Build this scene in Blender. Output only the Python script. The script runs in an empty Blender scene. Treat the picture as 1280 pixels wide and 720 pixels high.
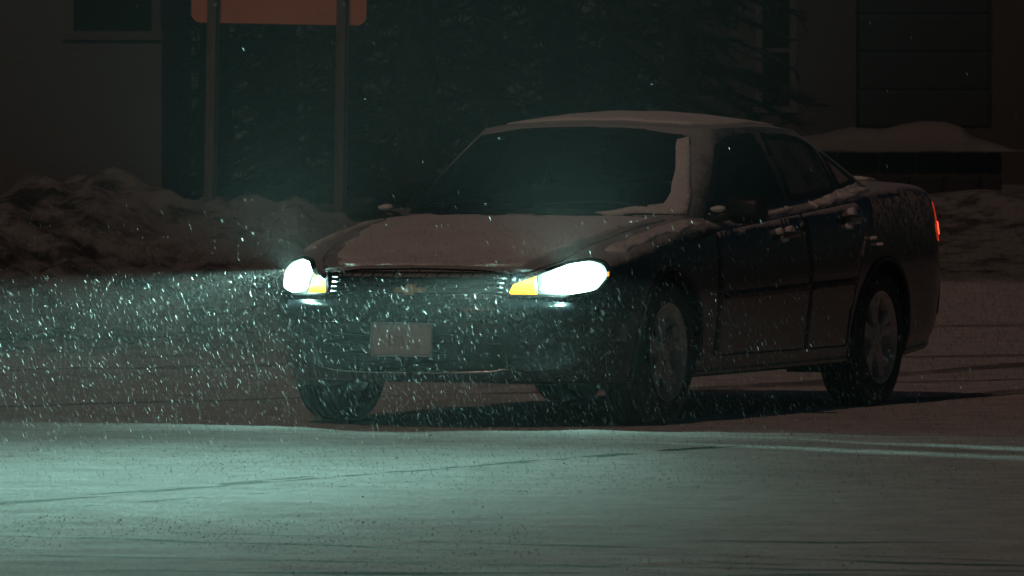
import bpy, bmesh, math, random
import numpy as np
from mathutils import Vector, Matrix, noise, geometry
from mathutils.bvhtree import BVHTree
R = math.radians
random.seed(7); np.random.seed(7)
scene = bpy.context.scene
COL = scene.collection

# ------------------------------------------------------------------ camera
FPX, CAMZ, HORIZ = 11424.0, 1.5, 123.0        # focal length in photo pixels, eye height, horizon row
cam_d = bpy.data.cameras.new('camera'); cam = bpy.data.objects.new('camera', cam_d); COL.objects.link(cam)
cam_d.sensor_width = 36.0; cam_d.lens = FPX / 1280 * 36.0
cam_d.clip_start = 0.5; cam_d.clip_end = 2000
cam.location = (0, 0, CAMZ)
cam.rotation_euler = (R(90) - math.atan((360 - HORIZ) / FPX), 0, 0)
cam_d.dof.use_dof = True; cam_d.dof.focus_distance = 42.0; cam_d.dof.aperture_fstop = 16.0
scene.camera = cam

# ------------------------------------------------------------------ world, sun, exposure
SUN = Vector((-0.25, -0.68, 0.69)).normalized()      # direction towards the orange street light
w = bpy.data.worlds.new('World'); scene.world = w; w.use_nodes = True
nt = w.node_tree; bg = nt.nodes['Background']
sky = nt.nodes.new('ShaderNodeTexSky'); sky.sky_type = 'NISHITA'; sky.sun_disc = False
sky.sun_elevation = math.asin(SUN.z); sky.sun_rotation = math.atan2(SUN.x, SUN.y)
nt.links.new(sky.outputs[0], bg.inputs[0]); bg.inputs[1].default_value = 0.0020
sl = bpy.data.lights.new('sun', 'SUN'); sun = bpy.data.objects.new('sun', sl); COL.objects.link(sun)
sl.energy = 0.225; sl.angle = R(1.0); sl.color = (1.0, 0.58, 0.42)
sun.rotation_euler = SUN.to_track_quat('Z', 'Y').to_euler()
scene.view_settings.view_transform = 'Standard'; scene.view_settings.look = 'None'
scene.view_settings.exposure = 0.0; scene.view_settings.gamma = 1.0; scene.view_settings.use_curve_mapping = False
scene.cycles.max_bounces = 4; scene.cycles.diffuse_bounces = 2; scene.cycles.glossy_bounces = 2; scene.cycles.volume_bounces = 0; scene.cycles.transparent_max_bounces = 8
scene.cycles.use_light_tree = False
scene.cycles.caustics_reflective = False; scene.cycles.caustics_refractive = False

# ------------------------------------------------------------------ node helpers
def new_mat(name):
    m = bpy.data.materials.new(name); m.use_nodes = True
    return m, m.node_tree, m.node_tree.nodes['Principled BSDF']
def lk(nt, a, b): nt.links.new(a, b)
def nd(nt, t, **kw):
    n = nt.nodes.new(t)
    for k, v in kw.items(): setattr(n, k, v)
    return n
def mth(nt, op, a, b=None, c=None, clamp=False):
    n = nd(nt, 'ShaderNodeMath', operation=op); n.use_clamp = clamp
    for i, x in enumerate((a, b, c)):
        if x is None: continue
        if isinstance(x, (int, float)): n.inputs[i].default_value = x
        else: lk(nt, x, n.inputs[i])
    return n.outputs[0]
def sstep(nt, x, lo, hi):
    n = nd(nt, 'ShaderNodeMapRange', interpolation_type='SMOOTHSTEP')
    lk(nt, x, n.inputs[0]); n.inputs[1].default_value = lo; n.inputs[2].default_value = hi
    return n.outputs[0]
def nz(nt, vec, scale, detail=4, rough=.55):
    n = nd(nt, 'ShaderNodeTexNoise'); n.inputs['Scale'].default_value = scale
    n.inputs['Detail'].default_value = detail; n.inputs['Roughness'].default_value = rough
    lk(nt, vec, n.inputs['Vector']); return n.outputs[0]
def mixc(nt, f, a, b):
    n = nd(nt, 'ShaderNodeMix', data_type='RGBA')
    if isinstance(f, (int, float)): n.inputs[0].default_value = f
    else: lk(nt, f, n.inputs[0])
    for i, x in ((6, a), (7, b)):
        if isinstance(x, tuple): n.inputs[i].default_value = x + (1,) if len(x) == 3 else x
        else: lk(nt, x, n.inputs[i])
    return n.outputs[2]
def bump(nt, b, h, strength, dist):
    n = nd(nt, 'ShaderNodeBump'); n.inputs['Strength'].default_value = strength; n.inputs['Distance'].default_value = dist
    lk(nt, h, n.inputs['Height']); lk(nt, n.outputs[0], b.inputs['Normal'])
def objvec(nt):
    return nd(nt, 'ShaderNodeTexCoord').outputs['Object']
def geopos(nt):
    return nd(nt, 'ShaderNodeNewGeometry').outputs['Position']

def plain(name, col, rough=.6, metal=0.0, var=.15, scale=12, spec=.5, bmp=0.0):
    m, nt, b = new_mat(name); v = objvec(nt)
    n = nz(nt, v, scale, 5)
    lo = tuple(c * (1 - var) for c in col); hi = tuple(min(1, c * (1 + var)) for c in col)
    lk(nt, mixc(nt, n, lo, hi), b.inputs['Base Color'])
    b.inputs['Roughness'].default_value = rough; b.inputs['Metallic'].default_value = metal
    b.inputs['Specular IOR Level'].default_value = spec
    if bmp: bump(nt, b, nz(nt, v, scale * 3, 3), bmp, .02)
    return m
def glow(name, col, strength, base=(.5, .5, .5)):
    m, nt, b = new_mat(name)
    n = nz(nt, objvec(nt), 30, 2)
    lk(nt, mixc(nt, n, tuple(c * .8 for c in base), base), b.inputs['Base Color'])
    b.inputs['Emission Color'].default_value = col + (1,); b.inputs['Emission Strength'].default_value = strength
    b.inputs['Roughness'].default_value = .2
    if strength < 10: m.cycles.emission_sampling = 'NONE'
    return m

def paint_mat(name, col, lo, hi, amount=1.0):
    """glossy car paint with snow lying where the surface faces up, broken by a noise"""
    m, nt, b = new_mat(name); v = objvec(nt)
    g = nd(nt, 'ShaderNodeNewGeometry'); sep = nd(nt, 'ShaderNodeSeparateXYZ'); lk(nt, g.outputs['Normal'], sep.inputs[0])
    n1 = nz(nt, v, 7, 5, .6); n2 = nz(nt, v, 60, 3, .6)
    k = mth(nt, 'ADD', sep.outputs[2], mth(nt, 'MULTIPLY_ADD', n1, .5, -.25))
    k = mth(nt, 'ADD', k, mth(nt, 'MULTIPLY_ADD', n2, .35, -.17))
    mask = mth(nt, 'MULTIPLY', sstep(nt, k, lo, hi), amount)
    grime = mth(nt, 'MULTIPLY', sstep(nt, n2, .45, .75), .03)
    mask = mth(nt, 'MAXIMUM', mask, grime)
    lk(nt, mixc(nt, mask, col, (.74, .74, .74)), b.inputs['Base Color'])
    lk(nt, mth(nt, 'MULTIPLY_ADD', mask, .6, .22), b.inputs['Roughness'])
    lk(nt, mth(nt, 'SUBTRACT', .6, mth(nt, 'MULTIPLY', mask, .5)), b.inputs['Coat Weight'])
    bump(nt, b, n2, .15, .004)
    return m

M = {}
M['paint'] = paint_mat('dark_paint', (.012, .014, .022), .3, .85, .65)
M['paint_side'] = paint_mat('door_paint', (.012, .014, .022), .55, .95, .7)
M['paint_bare'] = paint_mat('bumper_paint', (.014, .016, .022), 1.2, 1.6, .3)
M['black'] = plain('black_trim', (.012, .012, .013), .45)
M['rubber'] = plain('rubber', (.016, .016, .017), .85, bmp=.3)
M['chrome'] = plain('chrome', (.55, .55, .57), .25, 1.0)
M['alloy'] = plain('alloy', (.52, .51, .50), .5, .25, var=.5, scale=18)
M['gold'] = plain('gold', (.45, .30, .14), .5, .4)
M['interior'] = plain('interior_cloth', (.025, .025, .028), .9)
M['disc'] = plain('brake_disc', (.1, .09, .085), .5, .8)
M['plate'] = plain('plate', (.46, .36, .36), .5, var=.2)
M['plate_red'] = plain('plate_print', (.42, .25, .25), .6)
M['lens'] = glow('headlight_lens', (.55, 1.0, .88), 60.0)
M['amber'] = glow('amber_lens', (1.0, .46, .02), 3.6, (.6, .25, .03))
M['amber_dim'] = glow('amber_marker', (1.0, .40, .08), 1.6, (.6, .25, .03))
M['red'] = glow('red_lens', (1.0, .05, .015), .55, (.4, .02, .015))
M['red_hot'] = glow('red_lens_lit', (1.0, .09, .03), 2.6, (.4, .02, .015))
M['housing'] = plain('lamp_housing', (.4, .4, .42), .2, .8)

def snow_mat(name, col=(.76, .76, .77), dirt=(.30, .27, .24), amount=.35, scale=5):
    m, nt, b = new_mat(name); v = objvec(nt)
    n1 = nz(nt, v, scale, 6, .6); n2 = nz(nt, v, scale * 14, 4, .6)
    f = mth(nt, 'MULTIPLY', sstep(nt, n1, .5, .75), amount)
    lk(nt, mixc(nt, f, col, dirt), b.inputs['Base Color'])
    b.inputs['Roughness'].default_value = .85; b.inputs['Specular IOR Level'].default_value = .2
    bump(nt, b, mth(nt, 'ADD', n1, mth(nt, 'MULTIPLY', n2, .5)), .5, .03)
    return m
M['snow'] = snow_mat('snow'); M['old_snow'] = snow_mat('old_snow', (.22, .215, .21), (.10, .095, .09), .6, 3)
M['car_snow'] = snow_mat('car_snow', (.90, .89, .87), (.6, .59, .58), .4, 4)

def glass_mat(name, tint, clear, frost, frost_col=(.30, .29, .29), fs=6):
    """a pane: mirror + tinted transparency, with frost laid over part of it"""
    m = bpy.data.materials.new(name); m.use_nodes = True; nt = m.node_tree
    nt.nodes.remove(nt.nodes['Principled BSDF']); out = nt.nodes['Material Output']
    tr = nd(nt, 'ShaderNodeBsdfTransparent'); tr.inputs[0].default_value = tint + (1,)
    gl = nd(nt, 'ShaderNodeBsdfGlossy'); gl.inputs['Roughness'].default_value = .05
    df = nd(nt, 'ShaderNodeBsdfDiffuse'); df.inputs[0].default_value = frost_col + (1,)
    lw = nd(nt, 'ShaderNodeFresnel'); lw.inputs[0].default_value = 1.45
    m1 = nd(nt, 'ShaderNodeMixShader'); lk(nt, lw.outputs[0], m1.inputs[0]); lk(nt, tr.outputs[0], m1.inputs[1]); lk(nt, gl.outputs[0], m1.inputs[2])
    n = nz(nt, objvec(nt), fs, 6, .65)
    f = mth(nt, 'MULTIPLY', sstep(nt, n, clear, clear + .3), frost)
    m2 = nd(nt, 'ShaderNodeMixShader'); lk(nt, f, m2.inputs[0]); lk(nt, m1.outputs[0], m2.inputs[1]); lk(nt, df.outputs[0], m2.inputs[2])
    lk(nt, m2.outputs[0], out.inputs[0]); return m
M['glass'] = glass_mat('clear_glass', (.45, .5, .5), .5, .12)
M['glass_fog'] = glass_mat('fogged_glass', (.25, .27, .28), .3, .32)
M['glass_frost'] = glass_mat('frosted_glass', (.2, .2, .2), .1, .85, (.42, .37, .34))
M['house_glass'] = glass_mat('house_pane', (.02, .02, .02), .6, .05)

# ------------------------------------------------------------------ object helpers
def mesh_obj(name, verts, faces, mat, parent=None, smooth=True):
    me = bpy.data.meshes.new(name); me.from_pydata([tuple(v) for v in verts], [], [tuple(f) for f in faces]); me.update()
    if mat is not None: me.materials.append(mat)
    if smooth: me.polygons.foreach_set('use_smooth', [True] * len(me.polygons))
    o = bpy.data.objects.new(name, me); COL.objects.link(o)
    if parent: o.parent = parent
    return o
def bm_obj(name, bm, mat, parent=None, smooth=False):
    bmesh.ops.recalc_face_normals(bm, faces=bm.faces)
    me = bpy.data.meshes.new(name); bm.to_mesh(me); bm.free()
    if mat is not None: me.materials.append(mat)
    if smooth: me.polygons.foreach_set('use_smooth', [True] * len(me.polygons))
    o = bpy.data.objects.new(name, me); COL.objects.link(o)
    if parent: o.parent = parent
    return o
def tag(o, label=None, cat=None, group=None, kind=None):
    if label: o['label'] = label
    if cat: o['category'] = cat
    if group: o['group'] = group
    if kind: o['kind'] = kind
    return o
def empty(name, loc, rz=0):
    o = bpy.data.objects.new(name, None); COL.objects.link(o); o.location = loc; o.rotation_euler = (0, 0, rz); return o
def add_box(bm, c, s, rot=None, bev=0.0, seg=2):
    r = bmesh.ops.create_cube(bm, size=1.0)
    vs = r['verts']
    bmesh.ops.scale(bm, vec=s, verts=vs)
    if bev:
        es = list({e for v in vs for e in v.link_edges})
        rb = bmesh.ops.bevel(bm, geom=es, offset=bev, segments=seg, affect='EDGES', profile=.5)
        vs = list({v for f in rb['faces'] for v in f.verts} | {v for v in vs if v.is_valid})
    if rot is not None: bmesh.ops.rotate(bm, cent=(0, 0, 0), matrix=rot, verts=vs)
    bmesh.ops.translate(bm, vec=c, verts=vs)
    return vs
def box(name, c, s, mat, parent=None, rot=None, bev=0.0, seg=2, smooth=False):
    bm = bmesh.new(); add_box(bm, c, s, rot, bev, seg); return bm_obj(name, bm, mat, parent, smooth)
def lathe(profile, n, axis='y'):
    """profile of (radius, offset along the axis); returns verts, faces"""
    V, F = [], []
    for (r, a) in profile:
        for k in range(n):
            t = 2 * math.pi * k / n; V.append((r * math.cos(t), a, r * math.sin(t)))
    for i in range(len(profile) - 1):
        for k in range(n):
            k2 = (k + 1) % n; F.append((i * n + k, i * n + k2, (i + 1) * n + k2, (i + 1) * n + k))
    return V, F
def tube(pts, r, n=8):
    V, F = [], []; pts = [Vector(p) for p in pts]
    for i, p in enumerate(pts):
        d = (pts[min(i + 1, len(pts) - 1)] - pts[max(i - 1, 0)]).normalized()
        a = d.cross(Vector((0, 0, 1)) if abs(d.z) < .9 else Vector((1, 0, 0))).normalized(); b = d.cross(a)
        for k in range(n):
            t = 2 * math.pi * k / n; V.append(p + r * (a * math.cos(t) + b * math.sin(t)))
    for i in range(len(pts) - 1):
        for k in range(n):
            k2 = (k + 1) % n; F.append((i * n + k, i * n + k2, (i + 1) * n + k2, (i + 1) * n + k))
    F.append(tuple(range(n))[::-1]); F.append(tuple((len(pts) - 1) * n + k for k in range(n)))
    return V, F
def hermite(xs, ys, x):
    """monotone cubic through a table (xs may fall)"""
    xs = np.array(xs, float); ys = np.array(ys, float)
    if xs[0] > xs[-1]: xs, ys = xs[::-1], ys[::-1]
    d = np.diff(ys) / np.diff(xs); m = np.zeros_like(ys); m[0], m[-1] = d[0], d[-1]
    for i in range(1, len(ys) - 1):
        m[i] = 0 if d[i - 1] * d[i] <= 0 else 2 * d[i - 1] * d[i] / (d[i - 1] + d[i])
    x = np.clip(x, xs[0], xs[-1]); i = np.clip(np.searchsorted(xs, x) - 1, 0, len(xs) - 2)
    h = xs[i + 1] - xs[i]; t = (x - xs[i]) / h
    return ((2*t**3 - 3*t**2 + 1) * ys[i] + (t**3 - 2*t**2 + t) * h * m[i] + (-2*t**3 + 3*t**2) * ys[i + 1] + (t**3 - t**2) * h * m[i + 1])
def catmull(P, per):
    P = [np.array(p, float) for p in P]; out = []
    for i in range(len(P) - 1):
        p0 = P[max(i - 1, 0)]; p1 = P[i]; p2 = P[i + 1]; p3 = P[min(i + 2, len(P) - 1)]
        for k in range(per):
            t = k / per
            out.append(.5 * (2*p1 + (p2 - p0)*t + (2*p0 - 5*p1 + 4*p2 - p3)*t*t + (3*p1 - p0 - 3*p2 + p3)*t**3))
    out.append(P[-1]); return np.array(out)
def smooth01(x, a, b):
    t = np.clip((x - a) / (b - a), 0, 1); return t * t * (3 - 2 * t)

# ================================================================== CAR PLACE (needed by the ground: tracks behind the wheels)
YAW = R(22.6)
FW = Vector((-math.sin(YAW), -math.cos(YAW), 0)); LF = Vector((math.cos(YAW), -math.sin(YAW), 0))
CAR0 = Vector((.743, 42.0, 0)) - .90 * LF        # ground under the middle of the front axle

# ================================================================== GROUND
def ground_height(x, y):
    yb = 52.5 + 23 * float(smooth01(x, -.6, 2.6))             # where the verge begins to rise
    t = float(smooth01(y, yb - .8, yb + 6.5))
    z = .62 * t
    if y > 49 and y < 75 and x < 3:                            # ploughed snow bank by the sign
        k = float(smooth01(y, yb - 2.0, yb + 2.5)) * (1 - float(smooth01(y, yb + 5.0, yb + 9.0)))
        p = Vector((x * 1.1, y * .55, 0))
        lump = noise.fractal(p * 1.0, .9, 2.1, 5)
        z += k * (.03 + .08 * noise.turbulence(p * 2.6, 4, True) + .16 * lump + .10 * abs(noise.noise(p * 3.1)))
        z += .32 * math.exp(-((x + 2.55) / .55) ** 2 - ((y - 58.2) / 1.6) ** 2) * (1 + .5 * noise.noise(p * 4))
        z += .10 * math.exp(-((x + 3.3) / .5) ** 2 - ((y - 57.2) / 1.4) ** 2)
        z += .12 * math.exp(-((x + 1.65) / .7) ** 2 - ((y - 58.5) / 1.5) ** 2)
    if y < 52:                                                 # trodden, rutted road snow
        z += .006 * noise.noise(Vector((x * 2.2, y * .9, 3))) + .003 * noise.noise(Vector((x * 6, y * 3.5, 8)))
    if y > 70: z += .05 * noise.noise(Vector((x * .6, y * .3, 5)))
    if y > 77 and x > 2.4: z += .16 * math.exp(-((y - 80.5 - .3 * noise.noise(Vector((x, 0, 0)))) / .55) ** 2) * (.7 + .6 * noise.noise(Vector((x * 1.3, 4, 0))))
    if y > 90: z += .10 * noise.noise(Vector((x * .05, y * .05, 5)))
    return z
xs = np.concatenate([-np.geomspace(300, 4.6, 26), np.arange(-4.5, 4.51, .06), np.geomspace(4.6, 300, 26)])
ys = np.concatenate([np.linspace(-280, 24, 20), np.arange(26, 64, .09), np.geomspace(64.2, 90, 60), np.geomspace(91, 300, 14)])
GV = [(float(x), float(y), ground_height(float(x), float(y))) for y in ys for x in xs]
nx = len(xs)
GF = [(j * nx + i, j * nx + i + 1, (j + 1) * nx + i + 1, (j + 1) * nx + i) for j in range(len(ys) - 1) for i in range(nx - 1)]

def ground_mat():
    m, nt, b = new_mat('packed_snow_road'); P = geopos(nt)
    sep = nd(nt, 'ShaderNodeSeparateXYZ'); lk(nt, P, sep.inputs[0]); X, Y = sep.outputs[0], sep.outputs[1]
    big = nz(nt, P, .55, 4); med = nz(nt, P, 4.0, 5, .65); vm = nd(nt, 'ShaderNodeVectorMath', operation='MULTIPLY'); lk(nt, P, vm.inputs[0]); vm.inputs[1].default_value = (1, .22, 1)
    fine = nz(nt, vm.outputs[0], 34, 4, .75); grit = nz(nt, P, 95, 2, .6)
    def line(px, py, dx, dy, half, wob, thr, soft=.12, stretch=3.0, seed=0.0, rng=None):
        L = math.hypot(dx, dy); dx /= L; dy /= L
        rx = mth(nt, 'SUBTRACT', X, px); ry = mth(nt, 'SUBTRACT', Y, py)
        a = mth(nt, 'ADD', mth(nt, 'MULTIPLY', rx, dx), mth(nt, 'MULTIPLY', ry, dy))
        c = mth(nt, 'SUBTRACT', mth(nt, 'MULTIPLY', rx, -dy), mth(nt, 'MULTIPLY', ry, -dx))
        comb = nd(nt, 'ShaderNodeCombineXYZ'); lk(nt, mth(nt, 'MULTIPLY', a, 1 / stretch), comb.inputs[0]); lk(nt, c, comb.inputs[1]); comb.inputs[2].default_value = seed
        w1 = nz(nt, comb.outputs[0], 1.6, 1); br = nz(nt, comb.outputs[0], 6.0, 2, .7)
        cc = mth(nt, 'ADD', c, mth(nt, 'MULTIPLY', mth(nt, 'SUBTRACT', w1, .5), wob))
        k = mth(nt, 'SUBTRACT', 1.0, sstep(nt, mth(nt, 'ABSOLUTE', cc), half * .6, half))
        k = mth(nt, 'MULTIPLY', k, sstep(nt, br, thr, thr + soft))
        if rng: k = mth(nt, 'MULTIPLY', k, mth(nt, 'MULTIPLY', sstep(nt, a, rng[0], rng[0] + .5), mth(nt, 'SUBTRACT', 1.0, sstep(nt, a, rng[1] - .5, rng[1]))))
        return k
    ks = []
    ks.append(line(-.86, 35.9, 2.07, 4.0, .075, .20, .45, .05, 4.0, 1.0, (-6, 4.2)))          # the broken dark seam
    ks.append(line(-.70, 35.2, 2.07, 4.0, .03, .25, .52, .05, 3.0, 1.7, (-6, 1.0)))
    for i, (px_, py_, dx_, dy_, hw_, th_) in enumerate(((-1.0, 31.5, 1.37, -1.0, .045, .50), (-1.0, 30.9, 1.37, -.85, .06, .47), (-.8, 30.2, 1.4, -.7, .05, .49), (-.6, 29.6, 1.4, -.5, .08, .45), (.6, 30.95, 1.4, -.15, .05, .38), (0.0, 28.8, 1.4, -.15, .12, .45))):
        ks.append(line(px_, py_, dx_, dy_, hw_, .3, th_, .10, 6, 2.0 + i, (-.1, 1.1) if i == 4 else None))
    kt = []
    for v in (-.77, .77):                                                                       # tracks behind the car's own wheels
        p = CAR0 + v * LF - 2.8 * FW
        kt.append(line(p.x, p.y, -FW.x, -FW.y, .17, .03, .22, .3, 5, 7 + v, (-.3, 60)))
    kt.append(line(2.3, 48.5, .9, .75, .16, .2, .30, .3, 6, 9.0)); kt.append(line(2.3, 53.0, 1.0, .5, .2, .3, .30, .3, 6, 10.0))
    kt.append(line(2.3, 60.0, 1.0, .35, .3, .3, .30, .3, 6, 11.0))
    dark = ks[0]
    for k in ks[1:]: dark = mth(nt, 'MAXIMUM', dark, k)
    trail = kt[0]
    for k in kt[1:]: trail = mth(nt, 'MAXIMUM', trail, k)
    col = mixc(nt, sstep(nt, med, .35, .7), (.56, .56, .55), (.76, .76, .75))
    col = mixc(nt, mth(nt, 'MULTIPLY', sstep(nt, big, .5, .72), .35), col, (.30, .29, .28))
    sp = mth(nt, 'MULTIPLY', sstep(nt, fine, .56, .72), .6)
    col = mixc(nt, sp, col, (.17, .16, .15))
    col = mixc(nt, mth(nt, 'MULTIPLY', trail, .75), col, (.10, .095, .09))
    col = mixc(nt, dark, col, (.05, .045, .04))
    # the verge beyond the road: thin patchy snow over dead grass
    far = sstep(nt, mth(nt, 'SUBTRACT', Y, mth(nt, 'MULTIPLY', sstep(nt, X, -.6, 2.6), 22.0)), 51.0, 53.5)
    vg = mixc(nt, sstep(nt, mth(nt, 'ADD', med, mth(nt, 'MULTIPLY', big, .5)), .58, .84), (.06, .062, .056), (.31, .325, .32))
    col = mixc(nt, far, col, vg)
    lk(nt, col, b.inputs['Base Color'])
    b.inputs['Roughness'].default_value = .95; b.inputs['Specular IOR Level'].default_value = .05
    h = mth(nt, 'ADD', mth(nt, 'MULTIPLY', med, .5), mth(nt, 'ADD', mth(nt, 'MULTIPLY', fine, .35), mth(nt, 'MULTIPLY', grit, .15)))
    bump(nt, b, h, .55, .03)
    return m
ground = tag(mesh_obj('ground', GV, GF, ground_mat()), kind='structure')

# loose crumbs of snow and grit lying on the road
def crumbs(name, n, lo, hi, mat, label):
    rg = np.random.RandomState(len(name)); X = rg.uniform(-2.6, 3.0, n); Y = rg.uniform(28.0, 43.0, n); r = lo + (hi - lo) * rg.rand(n) ** 3
    kp = np.array([noise.noise(Vector((a * .7, b * .35, lo * 900))) > (.08 if lo > .0015 else -.02) for a, b in zip(X, Y)]); X, Y, r = X[kp], Y[kp], r[kp]; n = len(X)
    oct_ = np.array([(1, 0, 0), (-1, 0, 0), (0, 1, 0), (0, -1, 0), (0, 0, 1), (0, 0, -1)], float)
    Z = np.array([ground_height(float(a), float(b)) for a, b in zip(X, Y)])
    an = rg.uniform(0, 6.28, n); sc = rg.uniform(.6, 1.4, (n, 6, 3))
    V = oct_[None] * sc * r[:, None, None]; V[:, :, 2] *= .7
    ca, sa = np.cos(an)[:, None], np.sin(an)[:, None]
    V = np.stack([V[..., 0] * ca - V[..., 1] * sa, V[..., 0] * sa + V[..., 1] * ca, V[..., 2]], -1) + np.stack([X, Y, Z + r * .35], 1)[:, None]
    tri = np.array([(0, 2, 4), (2, 1, 4), (1, 3, 4), (3, 0, 4), (2, 0, 5), (1, 2, 5), (3, 1, 5), (0, 3, 5)])
    F = (np.arange(n)[:, None, None] * 6 + tri[None]).reshape(-1, 3)
    return tag(mesh_obj(name, V.reshape(-1, 3).tolist(), F.tolist(), mat, None, False), label, 'snow', kind='stuff')
M['crumb'] = snow_mat('crumb_snow', (.62, .62, .61), (.25, .24, .23), .6, 9); M['grit'] = plain('grit', (.05, .047, .045), .9)
crumbs('snow_crumbs', 24000, .0013, .0034, M['crumb'], 'loose crumbs of snow scattered over the road')
crumbs('grit', 700, .002, .005, M['grit'], 'dark grit scattered over the road')

# ================================================================== CAR
car = empty('sedan_car', CAR0, math.atan2(FW.y, FW.x))
tag(car, 'dark four-door sedan dusted with snow, headlights on, driving towards the viewer', 'car')

# --- lower shell: cross sections along u (forward), ring from the underside up to the middle of the top
T_ZB = ([1.0, .6, 0, -2.8, -3.6, -4.1], [.215, .20, .20, .21, .25, .33])
T_ZS = ([1.0, .8, .62, .45, 0, -.5, -1, -2, -2.8, -3.3, -3.8, -4.1], [.675, .705, .735, .765, .845, .905, .925, .985, 1.04, 1.06, 1.035, .98])
T_ZC = ([1.0, .9, .75, .5, .2, -.1, -.45, -1, -2.8, -3.2, -3.45, -3.8, -4.1], [.69, .725, .765, .815, .875, .92, .952, .97, 1.05, 1.085, 1.10, 1.085, 1.03])
WK = [k * .975 for k in (0, .78, .875, .905, .925, .905, .855, .70, .38, 0)]
FK = [0, 0, .085, .28, .56, .86, 1.0]
def nose_u(th): return .20 + .80 * math.sin(th) ** (2 / 2.3), max(math.cos(th), 0) ** (2 / 2.3)
def tail_u(th): return -3.45 - .47 * math.sin(th) ** (2 / 3.2), max(math.cos(th), 0) ** (2 / 3.2)
ST = []
for th in np.linspace(math.pi / 2, 0, 64)[:-1]: ST.append(nose_u(th))
for u in np.linspace(.20, -3.45, 205): ST.append((float(u), 1.0))
for th in np.linspace(0, math.pi / 2, 36)[1:]: ST.append(tail_u(th))
def nose_shift(u, z):
    a = float(smooth01(u, .35, .9)) * np.interp(z, [.20, .27, .36, .55, .60, .70, .76], [-.11, -.03, 0, 0, -.035, -.07, -.12])
    c = float(smooth01(-u, 3.28, 3.83)) * np.interp(z, [.30, .38, .60, .66, 1.0, 1.1], [.06, 0, 0, .03, .07, .12])
    return float(a + c)
PER = 6
SV, ring_t = [], None
for (u, wf) in ST:
    zb = float(hermite(*T_ZB, u)); zs = float(hermite(*T_ZS, u)); zc = float(hermite(*T_ZC, u))
    cp = [(WK[k] * wf, zb + FK[k] * (zs - zb)) for k in range(7)]
    cp += [(WK[7] * wf, zs + .66 * (zc - zs)), (WK[8] * wf, zs + .93 * (zc - zs)), (0, zc)]
    ring = catmull(cp, PER)
    for (v, z) in ring: SV.append((u + nose_shift(u, z), max(v, 0), z))
NR = 9 * PER + 1; NS = len(ST)
left = SV; right = [(u, -v, z) for (u, v, z) in SV]
ARCHES = ((0.0, .335, .385), (-2.81, .335, .385))
def snap(p):
    u, v, z = p
    if abs(v) > .62:
        for (cu, cz, r) in ARCHES:
            d = math.hypot(u - cu, z - cz)
            if d > .05 and abs(d - r) < .012: return (cu + (u - cu) * r / d, v, cz + (z - cz) * r / d)
    return p
AV = [snap(p) for p in left + right]
full_faces, cut_faces = [], []
for side in (0, 1):
    o = side * len(left)
    for i in range(NS - 1):
        for k in range(NR - 1):
            q = (o + i * NR + k, o + i * NR + k + 1, o + (i + 1) * NR + k + 1, o + (i + 1) * NR + k)
            q = q if side else q[::-1]
            c = sum((Vector(AV[j]) for j in q), Vector()) / 4
            full_faces.append(q)
            seg = k / PER
            if seg >= 7 and -3.12 < c.x < -.52: continue                              # open under the cabin
            if abs(c.y) > .60 and any(math.hypot(c.x - a, c.z - b) < r - .002 for a, b, r in ARCHES) and seg < 6: continue
            cut_faces.append(q)
body = mesh_obj('body', AV, cut_faces, M['paint_side'], car)

# --- cabin shell: plan loops from the waistline to the roof edge, then the roof
BASE = [(-.26, 0), (-.31, .35), (-.45, .60), (-.60, .735), (-.9, .785), (-1.7, .825), (-2.5, .81), (-2.95, .765), (-3.17, .68), (-3.32, .4), (-3.36, 0)]
TOP = [(-1.12, 0), (-1.13, .3), (-1.18, .49), (-1.27, .572), (-1.42, .60), (-1.8, .615), (-2.15, .605), (-2.38, .58), (-2.52, .49), (-2.62, .3), (-2.65, 0)]
def roof_z(u, v):
    c = float(hermite([-1.05, -1.4, -1.8, -2.2, -2.7], [.040, .064, .072, .062, .028], u))
    e = float(hermite([-1.05, -1.4, -1.8, -2.2, -2.7], [1.33, 1.355, 1.362, 1.352, 1.31], u))
    return e + c * (1 - (v / .62) ** 2)
def base_z(u): return float(hermite([-.2, -.6, -1.0, -2.0, -2.8, -3.4], [.925, .915, .905, .965, 1.02, 1.075], u))
PL = 12
BASE = [(u, v * .975) for u, v in BASE]
bl, tl = catmull(BASE, PL), catmull(TOP, PL); NL = len(bl); NH = 30
CV = []
for h in range(NH + 1):
    t = h / NH
    for (b0, t0) in zip(bl, tl):
        u = b0[0] + (t0[0] - b0[0]) * t; v = b0[1] + (t0[1] - b0[1]) * t
        bul = .03 * math.sin(math.pi * t)
        v2 = v + (bul if v > .3 else bul * v / .3) * (.6 if u < -.9 else .5)
        u2 = u + bul * (1.0 if u > -1.2 and v < .5 else 0) * .8 - bul * (1.0 if u < -2.6 and v < .5 else 0) * .5
        zz = base_z(b0[0]) + (roof_z(t0[0], t0[1]) - base_z(b0[0])) * t
        CV.append((u2, v2, zz))
NC = 12                                                          # roof: from the edge loop across to the middle
for (t0) in tl:
    for k in range(NC + 1):
        v = t0[1] * (1 - k / NC); CV.append((t0[0], v, roof_z(t0[0], v)))
nv = len(CV); CV2 = CV + [(u, -v, z) for (u, v, z) in CV]
CF = []
for side in (0, 1):
    o = side * nv
    for h in range(NH):
        for k in range(NL - 1):
            q = (o + h * NL + k, o + h * NL + k + 1, o + (h + 1) * NL + k + 1, o + (h + 1) * NL + k); CF.append(q if side else q[::-1])
    r0 = o + (NH + 1) * NL
    for i in range(NL - 1):
        for k in range(NC):
            q = (r0 + i * (NC + 1) + k, r0 + (i + 1) * (NC + 1) + k, r0 + (i + 1) * (NC + 1) + k + 1, r0 + i * (NC + 1) + k + 1); CF.append(q if side else q[::-1])

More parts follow.
